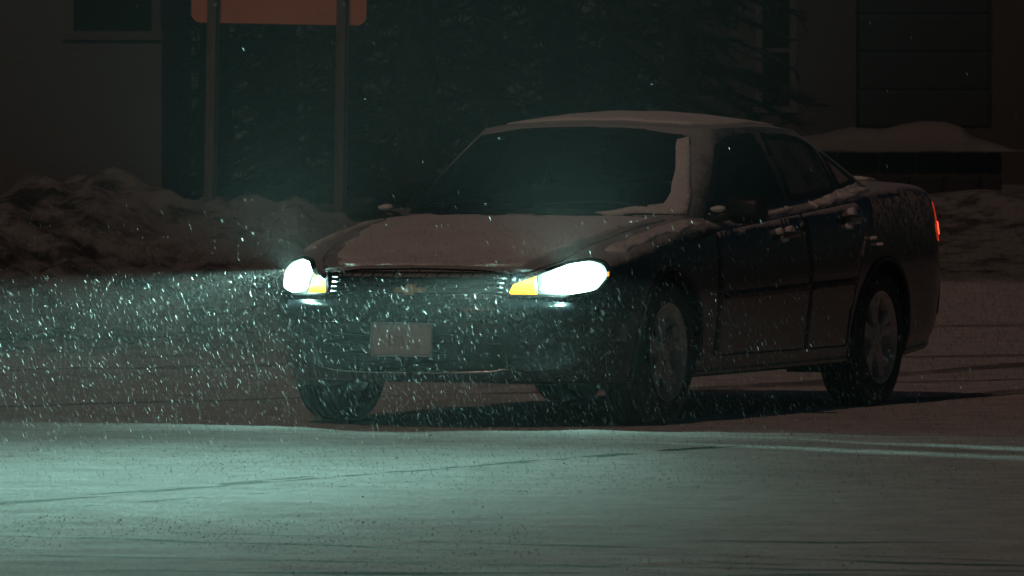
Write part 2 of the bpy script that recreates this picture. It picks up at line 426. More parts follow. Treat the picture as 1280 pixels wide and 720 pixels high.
BV = BVHTree.FromPolygons([Vector(p) for p in AV + CV2], [tuple(q) for q in full_faces] + [tuple(len(AV) + j for j in q) for q in CF])
BVC = BVHTree.FromPolygons([Vector(p) for p in CV2], CF)

# projectors: 2D drawing plane -> (ray origin, direction)
def P_side(s):  return lambda a, b: (Vector((a, 2.0 * s, b)), Vector((0, -s, 0)))
def P_front(a, b): return Vector((3.0, a, b)), Vector((-1, 0, 0))
def P_back(a, b):  return Vector((-7.0, a, b)), Vector((1, 0, 0))
def P_top(a, b):   return Vector((a, b, 3.0)), Vector((0, 0, -1))
def P_corner(s, ang):                     # looking at the front corner: a = sideways on a turned plane
    d = Vector((-math.cos(ang), -s * math.sin(ang), 0)); r = Vector((-math.sin(ang), s * math.cos(ang), 0))
    return lambda a, b: (Vector((0.3, 0, b)) + r * a - d * 4, d)
def P_rear_corner(s, ang):
    d = Vector((math.cos(ang), -s * math.sin(ang), 0)); r = Vector((math.sin(ang), s * math.cos(ang), 0))
    return lambda a, b: (Vector((-3.27, 0, b)) + r * a - d * 4, d)
def hit(proj, a, b, off, tree=None):
    o, d = proj(a, b); p, n, i, dist = (tree or BV).ray_cast(o, d)
    if p is None:
        p, n, i, dist = (tree or BV).find_nearest(o - d * (o.dot(d)) if False else o + d * 3.0)
    if n.dot(d) > 0: n = -n
    return p + n * off
def pip(poly, x, y):
    c = False; j = len(poly) - 1
    for i in range(len(poly)):
        (xi, yi), (xj, yj) = poly[i], poly[j]
        if (yi > y) != (yj > y) and x < (xj - xi) * (y - yi) / (yj - yi) + xi: c = not c
        j = i
    return c
def resample(poly, step, rnd=0):
    P = [Vector(p) for p in poly]; n = len(P)
    if rnd:                                                       # round the corners off
        Q = []
        for i in range(n):
            a, b, c = P[i - 1], P[i], P[(i + 1) % n]
            r1 = min(rnd, (a - b).length * .45); r2 = min(rnd, (c - b).length * .45)
            p1 = b + (a - b).normalized() * r1; p2 = b + (c - b).normalized() * r2
            for t in (0, .25, .5, .75, 1): Q.append(p1 * (1 - t) ** 2 + b * 2 * t * (1 - t) + p2 * t * t)
        P = Q; n = len(P)
    out = []
    for i in range(n):
        a, b = P[i], P[(i + 1) % n]; k = max(1, int((b - a).length / step))
        for j in range(k): out.append(a + (b - a) * j / k)
    return out
def inset(poly, w):
    n = len(poly); out = []; area = sum(poly[i - 1].x * poly[i].y - poly[i].x * poly[i - 1].y for i in range(n))
    s = 1 if area > 0 else -1
    for i in range(n):
        t = (poly[(i + 1) % n] - poly[i - 1]).normalized(); out.append(poly[i] + Vector((-t.y, t.x)) * w * s)
    return out
def patch(name, poly, proj, mat, parent, off=.004, step=.03, rnd=0, skirt=.012, tree=None, lump=None, jitter=0):
    """a panel that follows the car's surface inside a drawn outline, with turned-in edges"""
    bd = resample(poly, step, rnd)
    if jitter: bd = [p + Vector((noise.noise(Vector((p.x * 9, p.y * 9, 1))), noise.noise(Vector((p.x * 9, p.y * 9, 7))))) * jitter for p in bd]
    pl = [(p.x, p.y) for p in bd]; pts = list(bd)
    x0, x1 = min(p.x for p in bd), max(p.x for p in bd); y0, y1 = min(p.y for p in bd), max(p.y for p in bd)
    for a in np.arange(x0 + step / 2, x1, step):
        for b in np.arange(y0 + step / 2, y1, step):
            if pip(pl, a, b) and min((p - Vector((a, b))).length_squared for p in bd) > (step * .45) ** 2: pts.append(Vector((float(a), float(b))))
    n = len(bd)
    vs, es, fs, *_ = geometry.delaunay_2d_cdt(pts, [(i, (i + 1) % n) for i in range(n)], [], 1, 1e-5)
    V = []
    for p in vs:
        o = off + (lump(p.x, p.y) if lump else 0)
        V.append(hit(proj, p.x, p.y, o, tree))
    F = [tuple(f) for f in fs if pip(pl, sum(vs[j].x for j in f) / 3, sum(vs[j].y for j in f) / 3)]
    if skirt:
        cnt = {}
        for f in F:
            for i in range(len(f)):
                e = (f[i], f[(i + 1) % len(f)]); cnt[e] = cnt.get(e, 0) + 1
        low = {}
        for (a, b) in list(cnt):
            if (b, a) in cnt: continue
            for j in (a, b):
                if j not in low:
                    low[j] = len(V); V.append(hit(proj, vs[j].x, vs[j].y, off - skirt, tree))
            F.append((b, a, low[a], low[b]))
    o = mesh_obj(name, V, F, mat, parent)
    bm = bmesh.new(); bm.from_mesh(o.data); bmesh.ops.recalc_face_normals(bm, faces=bm.faces); bm.to_mesh(o.data); bm.free()
    return o
def band(name, poly, proj, mat, parent, width, off=.006, step=.03, rnd=0, tree=None):
    """a raised strip along an outline (seals, frames)"""
    a = resample(poly, step, rnd); b = inset(a, width); n = len(a); V, F = [], []
    for p, q in zip(a, b):
        V += [hit(proj, p.x, p.y, -.004, tree), hit(proj, p.x, p.y, off, tree), hit(proj, q.x, q.y, off, tree), hit(proj, q.x, q.y, -.004, tree)]
    for i in range(n):
        j = (i + 1) % n
        for k in range(3): F.append((4 * i + k, 4 * j + k, 4 * j + k + 1, 4 * i + k + 1))
    o = mesh_obj(name, V, F, mat, parent, False)
    bm = bmesh.new(); bm.from_mesh(o.data); bmesh.ops.recalc_face_normals(bm, faces=bm.faces); bm.to_mesh(o.data); bm.free()
    return o

WIN_F = [(-.80, .962), (-1.20, 1.27), (-1.36, 1.318), (-1.70, 1.330), (-1.74, 1.008)]
WIN_R = [(-1.81, 1.012), (-1.78, 1.330), (-2.12, 1.325), (-2.30, 1.308), (-2.44, 1.27), (-2.46, 1.048)]
WIN_Q = [(-2.515, 1.055), (-2.50, 1.248), (-2.56, 1.222), (-2.86, 1.09)]
WSH = [(-.70, .955), (-.665, 1.06), (-.535, 1.318), (-.3, 1.352), (0, 1.360), (.3, 1.352), (.535, 1.318), (.665, 1.06), (.70, .955), (0, .962)]
RWN = [(-.66, 1.125), (-.50, 1.31), (0, 1.325), (.50, 1.31), (.66, 1.125), (0, 1.14)]
cabF = []
for q in CF:
    c = sum((Vector(CV2[j]) for j in q), Vector()) / 4
    if abs(c.y) > .50 and (pip(WIN_F, c.x, c.z) or pip(WIN_R, c.x, c.z) or pip(WIN_Q, c.x, c.z)) and c.z < 1.33: continue
    if c.x > -1.32 and pip(WSH, c.y, c.z): continue
    if c.x < -2.4 and pip(RWN, c.y, c.z): continue
    cabF.append(q)
cabin = mesh_obj('roof', CV2, cabF, M['paint'], car)
windows = []
for s in (1, -1):
    for poly, m in ((WIN_F, 'glass'), (WIN_R, 'glass_fog'), (WIN_Q, 'glass_frost')):
        g = patch('window', poly, P_side(s), M[m], car, off=.001, rnd=.03, skirt=0, tree=BVC); windows.append(g)
        band('window_seal', poly, P_side(s), M['black'], g, .024, .006, rnd=.03, tree=BVC)
windows[2]['label'] = 'frosted rear quarter window'; windows[1]['label'] = 'fogged rear door window'
wsh = patch('windshield', WSH, P_front, M['glass'], car, off=.001, step=.035, skirt=0, tree=BVC)
band('window_seal', WSH, P_front, M['black'], wsh, .022, .005, tree=BVC)
rw = patch('rear_window', RWN, P_back, M['glass_frost'], car, off=.001, step=.04, skirt=0, tree=BVC)
band('window_seal', RWN, P_back, M['black'], rw, .022, .005, tree=BVC)
for s, a0 in ((1, .05), (-1, -.55)):                              # wipers lying at the foot of the glass
    p = [hit(P_front, a0 + .5 * t, .985 + .02 * math.sin(t * 3), .014, BVC) for t in np.linspace(0, 1, 12)]
    V, F = tube(p, .007, 6); mesh_obj('wiper', V, F, M['black'], wsh)
# snow gathered in the corner of the windshield and along its edge, as in the photo
def lumpf(sc, amp, base=0): return lambda a, b: base + amp * (noise.noise(Vector((a * sc, b * sc, 2.5))) + .5 * noise.noise(Vector((a * sc * 3, b * sc * 3, 9))))
sn = patch('snow_patch', [(.36, .962), (.50, .985), (.60, 1.0), (.605, 1.06), (.545, 1.20), (.495, 1.298), (.535, 1.313), (.60, 1.20), (.675, 1.05), (.705, .958), (.5, .955)], P_front, M['car_snow'], wsh, off=.012, step=.018, tree=BVC, lump=lumpf(14, .004), jitter=.012)

# --- panels
HOOD = [(.885, 0), (.86, .30), (.80, .50), (.60, .60), (.2, .66), (-.42, .70), (-.50, .60), (-.40, .35), (-.36, 0), (-.40, -.35), (-.50, -.60), (-.42, -.70), (.2, -.66), (.60, -.60), (.80, -.50), (.86, -.30)]
BVL = BVHTree.FromPolygons([Vector(p) for p in AV], full_faces)
hood = patch('hood', HOOD, P_top, M['paint'], car, off=.005, step=.045, rnd=.03, tree=BVL)
hs = patch('snow_layer', [(.80, 0), (.78, .30), (.72, .44), (.52, .52), (.1, .60), (-.36, .655), (-.40, .5), (-.33, .3), (-.30, 0), (-.33, -.3), (-.40, -.5), (-.36, -.655), (.1, -.60), (.52, -.54), (.72, -.46), (.78, -.30)], P_top, M['car_snow'], hood, off=.014, step=.025, tree=BVL, lump=lumpf(7, .006), jitter=.03)
for s in (1, -1):
    patch('snow_layer', [(.40, s * .72), (.1, s * .74), (-.5, s * .77), (-.56, s * .83), (-.2, s * .82), (.1, s * .81), (.35, s * .80)], P_top, M['car_snow'], body, off=.010, step=.022, tree=BVL, lump=lumpf(11, .005), jitter=.02)
rs = patch('snow_layer', [(-1.22, 0), (-1.24, .3), (-1.30, .46), (-1.45, .53), (-1.8, .545), (-2.2, .53), (-2.42, .45), (-2.52, .3), (-2.55, 0), (-2.52, -.3), (-2.42, -.45), (-2.2, -.53), (-1.8, -.545), (-1.45, -.53), (-1.30, -.46), (-1.24, -.3)], P_top, M['car_snow'], cabin, off=.008, step=.035, tree=BVC, lump=lumpf(6, .005), jitter=.02)
trunk = patch('trunk_lid', [(-3.38, -.62), (-3.38, .62), (-3.73, .57), (-3.80, .3), (-3.82, 0), (-3.80, -.3), (-3.73, -.57)], P_top, M['paint'], car, off=.005, step=.045, rnd=.04, tree=BVL)
patch('snow_layer', [(-3.42, -.58), (-3.42, .58), (-3.68, .52), (-3.73, .3), (-3.74, 0), (-3.73, -.3), (-3.68, -.52)], P_top, M['car_snow'], trunk, off=.018, step=.035, tree=BVL, lump=lumpf(8, .006), jitter=.02)
DOOR_F = [(-.585, .30), (-.56, .60), (-.62, .875), (-.85, .888), (-1.74, .945), (-1.755, .60), (-1.755, .30)]
DOOR_R = [(-1.77, .30), (-1.77, .60), (-1.755, .946), (-2.50, .995), (-2.60, .90), (-2.48, .72), (-2.40, .58), (-2.36, .45), (-2.36, .30)]
def handle(parent, s, u, z):
    p = hit(P_side(s), u, z, 0, BVL); d = hit(P_side(s), u, z, 1, BVL) - p
    bm = bmesh.new(); add_box(bm, p + d * .032, (.20, .016, .032), bev=.007)
    for k in (-.075, .075): add_box(bm, p + d * .014 + Vector((k, 0, 0)), (.03, .034, .026), bev=.004)
    o = bm_obj('handle', bm, M['paint_side'], parent, True)
    return p
for s in (1, -1):
    df = patch('door', DOOR_F, P_side(s), M['paint_side'], car, off=.004, step=.05, rnd=.03, tree=BVL)
    dr = patch('door', DOOR_R, P_side(s), M['paint_side'], car, off=.004, step=.05, rnd=.03, tree=BVL)
    handle(df, s, -1.50, .848); handle(dr, s, -2.36, .918)
    # body-side mouldings, snow along the waistline, snow clinging round the handles
    patch('moulding', [(-.66, .565), (-.66, .60), (-1.72, .62), (-1.72, .585)], P_side(s), M['black'], df, off=.014, step=.03, tree=BVL)
    patch('moulding', [(-1.80, .587), (-1.80, .622), (-2.40, .635), (-2.37, .60)], P_side(s), M['black'], dr, off=.014, step=.03, tree=BVL)
    patch('snow_patch', [(-.98, .925), (-1.25, .938), (-1.6, .965), (-1.72, .985), (-1.72, .972), (-1.5, .948), (-1.2, .925), (-.98, .908)], P_side(s), M['car_snow'], df, off=.012, step=.012, lump=lumpf(14, .006), jitter=.008)
    patch('snow_patch', [(-2.0, .995), (-2.25, 1.02), (-2.40, 1.045), (-2.55, 1.062), (-2.82, 1.085), (-2.86, 1.055), (-2.6, 1.03), (-2.3, 1.0), (-2.0, .975)], P_side(s), M['car_snow'], dr, off=.012, step=.012, lump=lumpf(14, .006), jitter=.008)
    for (par, u, z, r) in ((df, -1.43, .835, .024), (df, -1.52, .868, .03), (df, -1.38, .868, .02), (dr, -2.37, .945, .028), (dr, -2.31, .885, .026), (dr, -2.42, .90, .014), (dr, -2.62, .82, .012), (dr, -2.70, .79, .010)):
        pol = [(u + r * math.cos(t) * (1 + .4 * noise.noise(Vector((t, u * 9, z)))), z + .8 * r * math.sin(t)) for t in np.linspace(0, 2 * math.pi, 11)[:-1]]
        patch('snow_patch', pol, P_side(s), M['car_snow'], par, off=.030, step=.012, skirt=.034, lump=lumpf(40, .006))
pw = patch('snow_patch', [(-1.10, 1.185), (-1.24, 1.205), (-1.32, 1.24), (-1.30, 1.275), (-1.21, 1.255), (-1.12, 1.24)], P_side(-1), M['car_snow'], windows[3], off=-.012, step=.02, skirt=.02, tree=BVC)

dm = bpy.data.materials.new('snow_dust'); dm.use_nodes = True; nt_ = dm.node_tree; b_ = nt_.nodes['Principled BSDF']; v_ = objvec(nt_)
sp_ = nd(nt_, 'ShaderNodeSeparateXYZ'); lk(nt_, v_, sp_.inputs[0])
f_ = mth(nt_, 'MULTIPLY', sstep(nt_, nz(nt_, v_, 26, 6, .75), .36, .62), sstep(nt_, mth(nt_, 'ADD', sp_.outputs[2], mth(nt_, 'MULTIPLY', nz(nt_, v_, 5, 3), .3)), .90, 1.14))
lk(nt_, mth(nt_, 'MULTIPLY', f_, .75), b_.inputs['Alpha']); b_.inputs['Base Color'].default_value = (.6, .56, .5, 1); b_.inputs['Roughness'].default_value = .9
for s in (1, -1):
    patch('snow_dust', [(-2.64, .80), (-2.70, 1.02), (-2.90, 1.05), (-3.2, 1.045), (-3.4, 1.04), (-3.57, 1.0), (-3.61, .86), (-3.57, .74), (-3.3, .76), (-2.9, .78)], P_side(s), dm, body, off=.004, step=.04, skirt=0, tree=BVL)

# wheel arch lips and liners
for s in (1, -1):
    for (cu, cz, r) in ARCHES:
        pts = []
        for t in np.linspace(R(-22), R(202), 60):
            u, z = cu + r * math.cos(t), cz + r * math.sin(t); pts.append(hit(P_side(s), u, z, .002, BVL))
        V, F = tube(pts, .013, 6); mesh_obj('arch_lip', V, F, M['black'], car)
        V, F = [], []
        T = np.linspace(R(-25), R(205), 40)
        for t in T:
            for v in (.84, .52): V.append((cu + (r + .004) * math.cos(t), s * v, cz + (r + .004) * math.sin(t)))
        for i in range(len(T) - 1): F.append((2 * i, 2 * i + 1, 2 * i + 3, 2 * i + 2))
        c = len(V); V.append((cu, s * .52, cz))
        for i in range(len(T) - 1): F.append((2 * i + 1, c, 2 * i + 3))
        mesh_obj('arch_liner', V, F, M['black'], car)

# --- front end
grille = patch('grille', [(-.43, .598), (-.46, .70), (-.3, .716), (0, .722), (.3, .716), (.46, .70), (.43, .598)], P_front, M['black'], car, off=.003, step=.035, tree=BVL)
for z in (.617, .638, .659, .680, .700):
    pts = [hit(P_front, v, z, .010, BVL) for v in np.linspace(-.42, .42, 25)]
    V, F = tube(pts, .0045, 6); mesh_obj('grille_bar', V, F, M['black'], grille)
for v in np.linspace(-.38, .38, 15):
    pts = [hit(P_front, v, z, .007, BVL) for z in np.linspace(.602, .708, 5)]
    V, F = tube(pts, .003, 5); mesh_obj('grille_bar', V, F, M['black'], grille)
band('grille_frame', [(-.44, .592), (-.475, .705), (-.3, .724), (0, .730), (.3, .724), (.475, .705), (.44, .592)], P_front, M['paint_side'], grille, .014, .014, tree=BVL)
# emblem: a wide gold cross with slanted ends
EM = [(-.075, -.012), (-.022, -.012), (-.028, -.026), (.022, -.026), (.028, -.012), (.075, -.012), (.085, .012), (.028, .012), (.034, .026), (-.018, .026), (-.024, .012), (-.065, .012)]
bm = bmesh.new(); vs0 = [bm.verts.new(hit(P_front, a, .625 + b, .020, BVL)) for a, b in EM]; f = bm.faces.new(vs0)
ex = bmesh.ops.extrude_face_region(bm, geom=[f]); bmesh.ops.translate(bm, vec=(.009, 0, 0), verts=[v for v in ex['geom'] if isinstance(v, bmesh.types.BMVert)])
bm_obj('emblem', bm, M['gold'], grille)
bumper = patch('bumper', [(-.86, .40), (-.86, .56), (-.6, .575), (0, .58), (.6, .575), (.86, .56), (.86, .40), (.6, .385), (0, .38), (-.6, .385)], P_front, M['paint_bare'], car, off=.012, step=.035, rnd=.04, tree=BVL)
intake = patch('air_intake', [(-.44, .27), (-.50, .40), (-.46, .485), (.46, .485), (.50, .40), (.44, .27)], P_front, M['black'], bumper, off=.016, step=.035, rnd=.03, tree=BVL)
for z in (.31, .35, .39, .43):
    pts = [hit(P_front, v, z, .020, BVL) for v in np.linspace(-.43, .43, 21)]
    V, F = tube(pts, .005, 6); mesh_obj('intake_bar', V, F, M['black'], intake)
pts = [hit(P_front, v, .266 + .012 * (abs(v) / .42) ** 4, .016, BVL) for v in np.linspace(-.45, .45, 31)]
V, F = tube(pts, .006, 6); mesh_obj('chrome_strip', V, F, M['chrome'], bumper)
pp = hit(P_front, -.015, .41, 0, BVL)
plate = box('license_plate', (pp.x + .035, -.015, .408), (.006, .305, .155), M['plate'], car, bev=.002)
band_u = pp.x + .0385
bm = bmesh.new()
for dv, dz, sv, sz in ((0, .073, .305, .007), (0, -.073, .305, .007), (.149, 0, .007, .139), (-.149, 0, .007, .139)):
    add_box(bm, (band_u, -.015 + dv, .408 + dz), (.006, sv, sz))
bm_obj('plate_frame', bm, M['chrome'], plate)
for i, dv in enumerate((-.06, -.027, .005, .037)):                  # worn print, too blurred to read
    box('plate_print', (band_u - .0002, -.015 + dv, .400), (.002, .018, .050 - .006 * (i % 2)), M['plate_red'], plate)
box('plate_bracket', (pp.x + .014, -.015, .408), (.034, .20, .10), M['black'], plate)

# --- headlights: clear lens over the whole unit, amber signal at the inner corner, amber marker at the outer end
BEAM = []
for s in (1, -1):
    pj = P_corner(s, R(38))
    LENS = [(-.015, .600), (-.01, .655), (.15, .708), (.30, .750), (.42, .766), (.48, .748), (.485, .69), (.42, .620), (.25, .594)]
    hl = patch('headlight', LENS, pj, M['housing'], car, off=.004, step=.025, rnd=.02, tree=BVL)
    patch('lens', [(.122, .606), (.13, .70), (.28, .738), (.40, .754), (.458, .738), (.465, .69), (.40, .630), (.25, .604)], pj, M['lens'], hl, off=.010, step=.02, rnd=.02, tree=BVL)
    patch('turn_signal', [(-.008, .602), (-.004, .656), (.125, .698), (.118, .602)], pj, M['amber'], hl, off=.010, step=.02, rnd=.01, tree=BVL)
    patch('side_marker', [(.462, .69), (.462, .708), (.478, .708), (.478, .69)], pj, M['amber_dim'], hl, off=.010, step=.01, tree=BVL)
    band('lamp_frame', LENS, pj, M['black'], hl, .010, .013, rnd=.02, tree=BVL)
    BEAM.append(hit(pj, .27, .685, .06, BVL))

# --- tail lights
for s in (1, -1):
    pj = P_rear_corner(s, R(45))
    tlm = patch('tail_light', [(.395, .80), (.385, .90), (.345, .985), (.25, 1.0), (.02, .985), (-.05, .90), (-.03, .80), (.2, .775)], pj, M['red'], car, off=.006, step=.025, rnd=.02, tree=BVL)
    patch('bulb_window', [(.385, .825), (.378, .885), (.30, .895), (.1, .88), (.1, .82)], pj, M['red_hot'], tlm, off=.011, step=.02, rnd=.02, tree=BVL)
patch('rear_bumper', [(-.84, .42), (-.84, .63), (0, .65), (.84, .63), (.84, .42), (0, .40)], P_back, M['paint_side'], car, off=.012, step=.05, rnd=.04, tree=BVL)

# --- mirrors
for s in (1, -1):
    bm = bmesh.new()
    vs = add_box(bm, (0, 0, 0), (.11, .20, .14), bev=.045, seg=3)
    for v in bm.verts:
        if v.co.x > 0: v.co.y *= .86; v.co.z *= .82
    bmesh.ops.translate(bm, vec=(-.74, s * .975, .985), verts=bm.verts)
    mi = bm_obj('mirror', bm, M['black'], car, True)
    V, F = tube([(-.70, s * .78, .93), (-.715, s * .85, .95), (-.735, s * .92, .965)], .028, 8); mesh_obj('mirror_arm', V, F, M['black'], mi)
    box('mirror_glass', (-.797, s * .975, .985), (.004, .16, .10), M['chrome'], mi, bev=.0015)
    bm = bmesh.new(); bmesh.ops.create_uvsphere(bm, u_segments=14, v_segments=8, radius=1); bmesh.ops.scale(bm, vec=(.04, .035, .016), verts=bm.verts)
    for v in bm.verts: v.co *= 1 + .25 * noise.noise(v.co * 40)
    bmesh.ops.translate(bm, vec=(-.70, s * .845, .985), verts=bm.verts); bm_obj('snow_patch', bm, M['car_snow'], mi, True)

# --- wheels
def make_wheel(u, s):
    c = Vector((u, s * .77, .335)); RR = .335
    V, F = lathe([(.0, -.03), (.15, -.03), (.15, -.01), (.0, -.01)], 28)
    wh = mesh_obj('wheel', V, F, M['disc'], car, False); wh.location = c
    if s < 0: wh.rotation_euler = (0, 0, math.pi)
    pr = [(.222, .098), (.232, .108), (.262, .116), (.295, .114), (.318, .104), (.330, .088)]
    tread = []
    for y0 in (.070, .035, 0, -.035, -.070): tread += [(.335, y0 + .014), (.335, y0 - .010), (.327, y0 - .012), (.327, y0 - .019)]
    prof = pr + tread + [(r, -y) for r, y in pr[::-1]]
    V, F = lathe(prof, 72); mesh_obj('tyre', V, F, M['rubber'], wh)
    bm = bmesh.new()
    V, F = lathe([(.205, -.09), (.195, -.05), (.190, .04), (.200, .085), (.216, .104), (.226, .108), (.228, .102), (.222, .088), (.205, .07), (.200, -.09)], 56)
    bv = [bm.verts.new(v) for v in V]
    for f in F: bm.faces.new([bv[i] for i in f])
    for k in range(5):
        a = 2 * math.pi * k / 5 + .3
        for d in (-.14, .14):
            ring = []
            for (r, wd, y0, th) in ((.04, .024, .085, .03), (.09, .026, .082, .028), (.15, .024, .078, .026), (.205, .028, .088, .022)):
                aa = a + d * (r / .205) * 1.4
                e = Vector((math.cos(aa), 0, math.sin(aa))); t = Vector((-math.sin(aa), 0, math.cos(aa)))
                ring.append([bm.verts.new(e * r + t * (q * wd) + Vector((0, y0 - dy, 0))) for q, dy in ((-.75, 0), (-1, .008), (-1, th), (1, th), (1, .008), (.75, 0))])
            for i in range(3):
                for j in range(6): bm.faces.new([ring[i][j], ring[i][(j + 1) % 6], ring[i + 1][(j + 1) % 6], ring[i + 1][j]])
    V, F = lathe([(.0, .094), (.028, .094), (.034, .09), (.062, .088), (.07, .08), (.07, .03), (0, .03)], 28)
    bv = [bm.verts.new(v) for v in V]
    for f in F: bm.faces.new([bv[i] for i in f])
    bmesh.ops.remove_doubles(bm, verts=bm.verts, dist=1e-5)
    bm_obj('rim', bm, M['alloy'], wh)
    for k in range(5):
        a = 2 * math.pi * k / 5; bm = bmesh.new()
        bmesh.ops.create_cone(bm, cap_ends=True, segments=6, radius1=.009, radius2=.008, depth=.012, matrix=Matrix.Translation((.05 * math.cos(a), .092, .05 * math.sin(a))) @ Matrix.Rotation(R(90), 4, 'X'))
        bm_obj('wheel_nut', bm, M['chrome'], wh)
for u in (0, -2.81):
    for s in (1, -1): make_wheel(u, s)

# --- cabin fittings
box('dashboard', (-.72, 0, .86), (.38, 1.36, .16), M['interior'], car, bev=.05, seg=3, smooth=True)
V, F = [], []
n, m2 = 32, 8
for i in range(n):
    for j in range(m2):
        a, b = 2 * math.pi * i / n, 2 * math.pi * j / m2
        p = Vector(((.015 * math.sin(b)), (.185 + .015 * math.cos(b)) * math.cos(a), (.185 + .015 * math.cos(b)) * math.sin(a)))
        p.rotate(Matrix.Rotation(R(-24), 3, 'Y')); V.append(p + Vector((-1.06, .37, .93)))
        F.append((i * m2 + j, ((i + 1) % n) * m2 + j, ((i + 1) % n) * m2 + (j + 1) % m2, i * m2 + (j + 1) % m2))
st = mesh_obj('steering_wheel', V, F, M['black'], car); box('wheel_hub', (-1.05, .37, .93), (.05, .30, .07), M['black'], st, bev=.02)
for s in (1, -1):
    bm = bmesh.new(); add_box(bm, (-1.55, s * .37, .45), (.52, .50, .16), bev=.06, seg=3)
    add_box(bm, (-1.84, s * .37, .78), (.14, .48, .62), Matrix.Rotation(R(-14), 3, 'Y'), bev=.06, seg=3)
    se = bm_obj('seat', bm, M['interior'], car, True)
    box('head_rest', (-1.94, s * .37, 1.16), (.09, .26, .16), M['interior'], se, bev=.04, seg=3, smooth=True)
bm = bmesh.new(); add_box(bm, (-2.45, 0, .48), (.5, 1.3, .18), bev=.06, seg=3); add_box(bm, (-2.80, 0, .80), (.16, 1.3, .56), Matrix.Rotation(R(-18), 3, 'Y'), bev=.06, seg=3)
bm_obj('seat', bm, M['interior'], car, True)
box('rear_view_mirror', (-1.16, 0, 1.30), (.03, .23, .06), M['black'], car, bev=.014)
box('floor_pan', (-1.7, 0, .26), (2.6, 1.5, .04), M['black'], car)

# --- the beams of the two headlights: a low beam with a level cut-off and a wide fan to the sides
def beam(loc, energy):
    ld = bpy.data.lights.new('headlight_beam', 'SPOT'); o = bpy.data.objects.new('headlight_beam', ld); COL.objects.link(o)
    ld.energy = energy; ld.color = (.50, 1.0, .86); ld.spot_size = R(176); ld.spot_blend = .05; ld.shadow_soft_size = .012
    p = CAR0 + FW * loc.x + LF * loc.y + Vector((0, 0, loc.z))
    z = -FW; y = Vector((0, 0, 1)); x = y.cross(z)
    o.matrix_world = Matrix.Translation(p) @ Matrix((x, y, z)).transposed().to_4x4()
    ld.use_nodes = True; nt = ld.node_tree; em = nt.nodes['Emission']
    tc = nd(nt, 'ShaderNodeTexCoord'); sp = nd(nt, 'ShaderNodeSeparateXYZ'); lk(nt, tc.outputs['Normal'], sp.inputs[0])
    X, Y, Z = sp.outputs
    th = mth(nt, 'DEGREES', mth(nt, 'ARCSINE', mth(nt, 'MULTIPLY', Y, SGN)))         # degrees below the horizon
    az = mth(nt, 'DEGREES', mth(nt, 'ARCTAN2', mth(nt, 'MULTIPLY', X, -SGN), mth(nt, 'MULTIPLY', Z, SGN)))   # + = to the car's right
    tp = mth(nt, 'MAXIMUM', th, 0.0)
    v = mth(nt, 'DIVIDE', 1.0, mth(nt, 'ADD', 1.0, mth(nt, 'POWER', mth(nt, 'DIVIDE', tp, 3.5), 3.0)))
    v = mth(nt, 'ADD', v, mth(nt, 'DIVIDE', .2, mth(nt, 'ADD', 1.0, mth(nt, 'POWER', mth(nt, 'DIVIDE', tp, 2.0), 4.0))))
    v = mth(nt, 'MULTIPLY', v, sstep(nt, th, -.6, 5.8))
    v = mth(nt, 'MULTIPLY', v, mth(nt, 'SUBTRACT', 1.0, mth(nt, 'MULTIPLY', sstep(nt, th, 8.0, 24.0), .7)))
    aa = mth(nt, 'ABSOLUTE', az)
    fan = mth(nt, 'SUBTRACT', 1.0, sstep(nt, aa, 62.0, 69.0))
    near = mth(nt, 'MAXIMUM', mth(nt, 'SUBTRACT', tp, 4.0), 0.0)
    wl_ = mth(nt, 'MULTIPLY_ADD', near, 1.3, 15.8); wr_ = 42.0                        # the far part of the beam is narrower on the driver's side
    isl = mth(nt, 'LESS_THAN', mth(nt, 'MULTIPLY', az, LSGN), 0.0)
    wd_ = mth(nt, 'ADD', mth(nt, 'MULTIPLY', isl, wl_), mth(nt, 'MULTIPLY', mth(nt, 'SUBTRACT', 1.0, isl), wr_))
    core = mth(nt, 'DIVIDE', 1.0, mth(nt, 'ADD', 1.0, mth(nt, 'POWER', mth(nt, 'DIVIDE', aa, wd_), 4.5)))
    core = mth(nt, 'MULTIPLY', core, mth(nt, 'SUBTRACT', 1.0, mth(nt, 'MULTIPLY', sstep(nt, mth(nt, 'MULTIPLY', az, LSGN), -12.0, 12.0), .5)))
    rim = mth(nt, 'MULTIPLY', mth(nt, 'MULTIPLY', mth(nt, 'MULTIPLY', sstep(nt, aa, 58.0, 63.0), sstep(nt, th, 5.0, 12.0)), fan), 1.0)
    a = mth(nt, 'MULTIPLY', fan, mth(nt, 'ADD', core, rim))
    ripple = mth(nt, 'MULTIPLY_ADD', mth(nt, 'SINE', mth(nt, 'MULTIPLY', az, .42)), .05, 1.0)
    I = mth(nt, 'MULTIPLY', mth(nt, 'MULTIPLY', v, a), ripple)
    I = mth(nt, 'ADD', I, mth(nt, 'MULTIPLY', mth(nt, 'SUBTRACT', 1.0, sstep(nt, th, -48.0, 0.0)), STRAY))     # stray light thrown upwards by the reflector
    I = mth(nt, 'ADD', I, .0005)
    lk(nt, I, em.inputs['Strength'])
    o.parent = car; o.matrix_parent_inverse = (Matrix.Translation(CAR0) @ Matrix.Rotation(math.atan2(FW.y, FW.x), 4, 'Z')).inverted()
    return o
SGN, LSGN, STRAY = -1.0, 1.0, .045
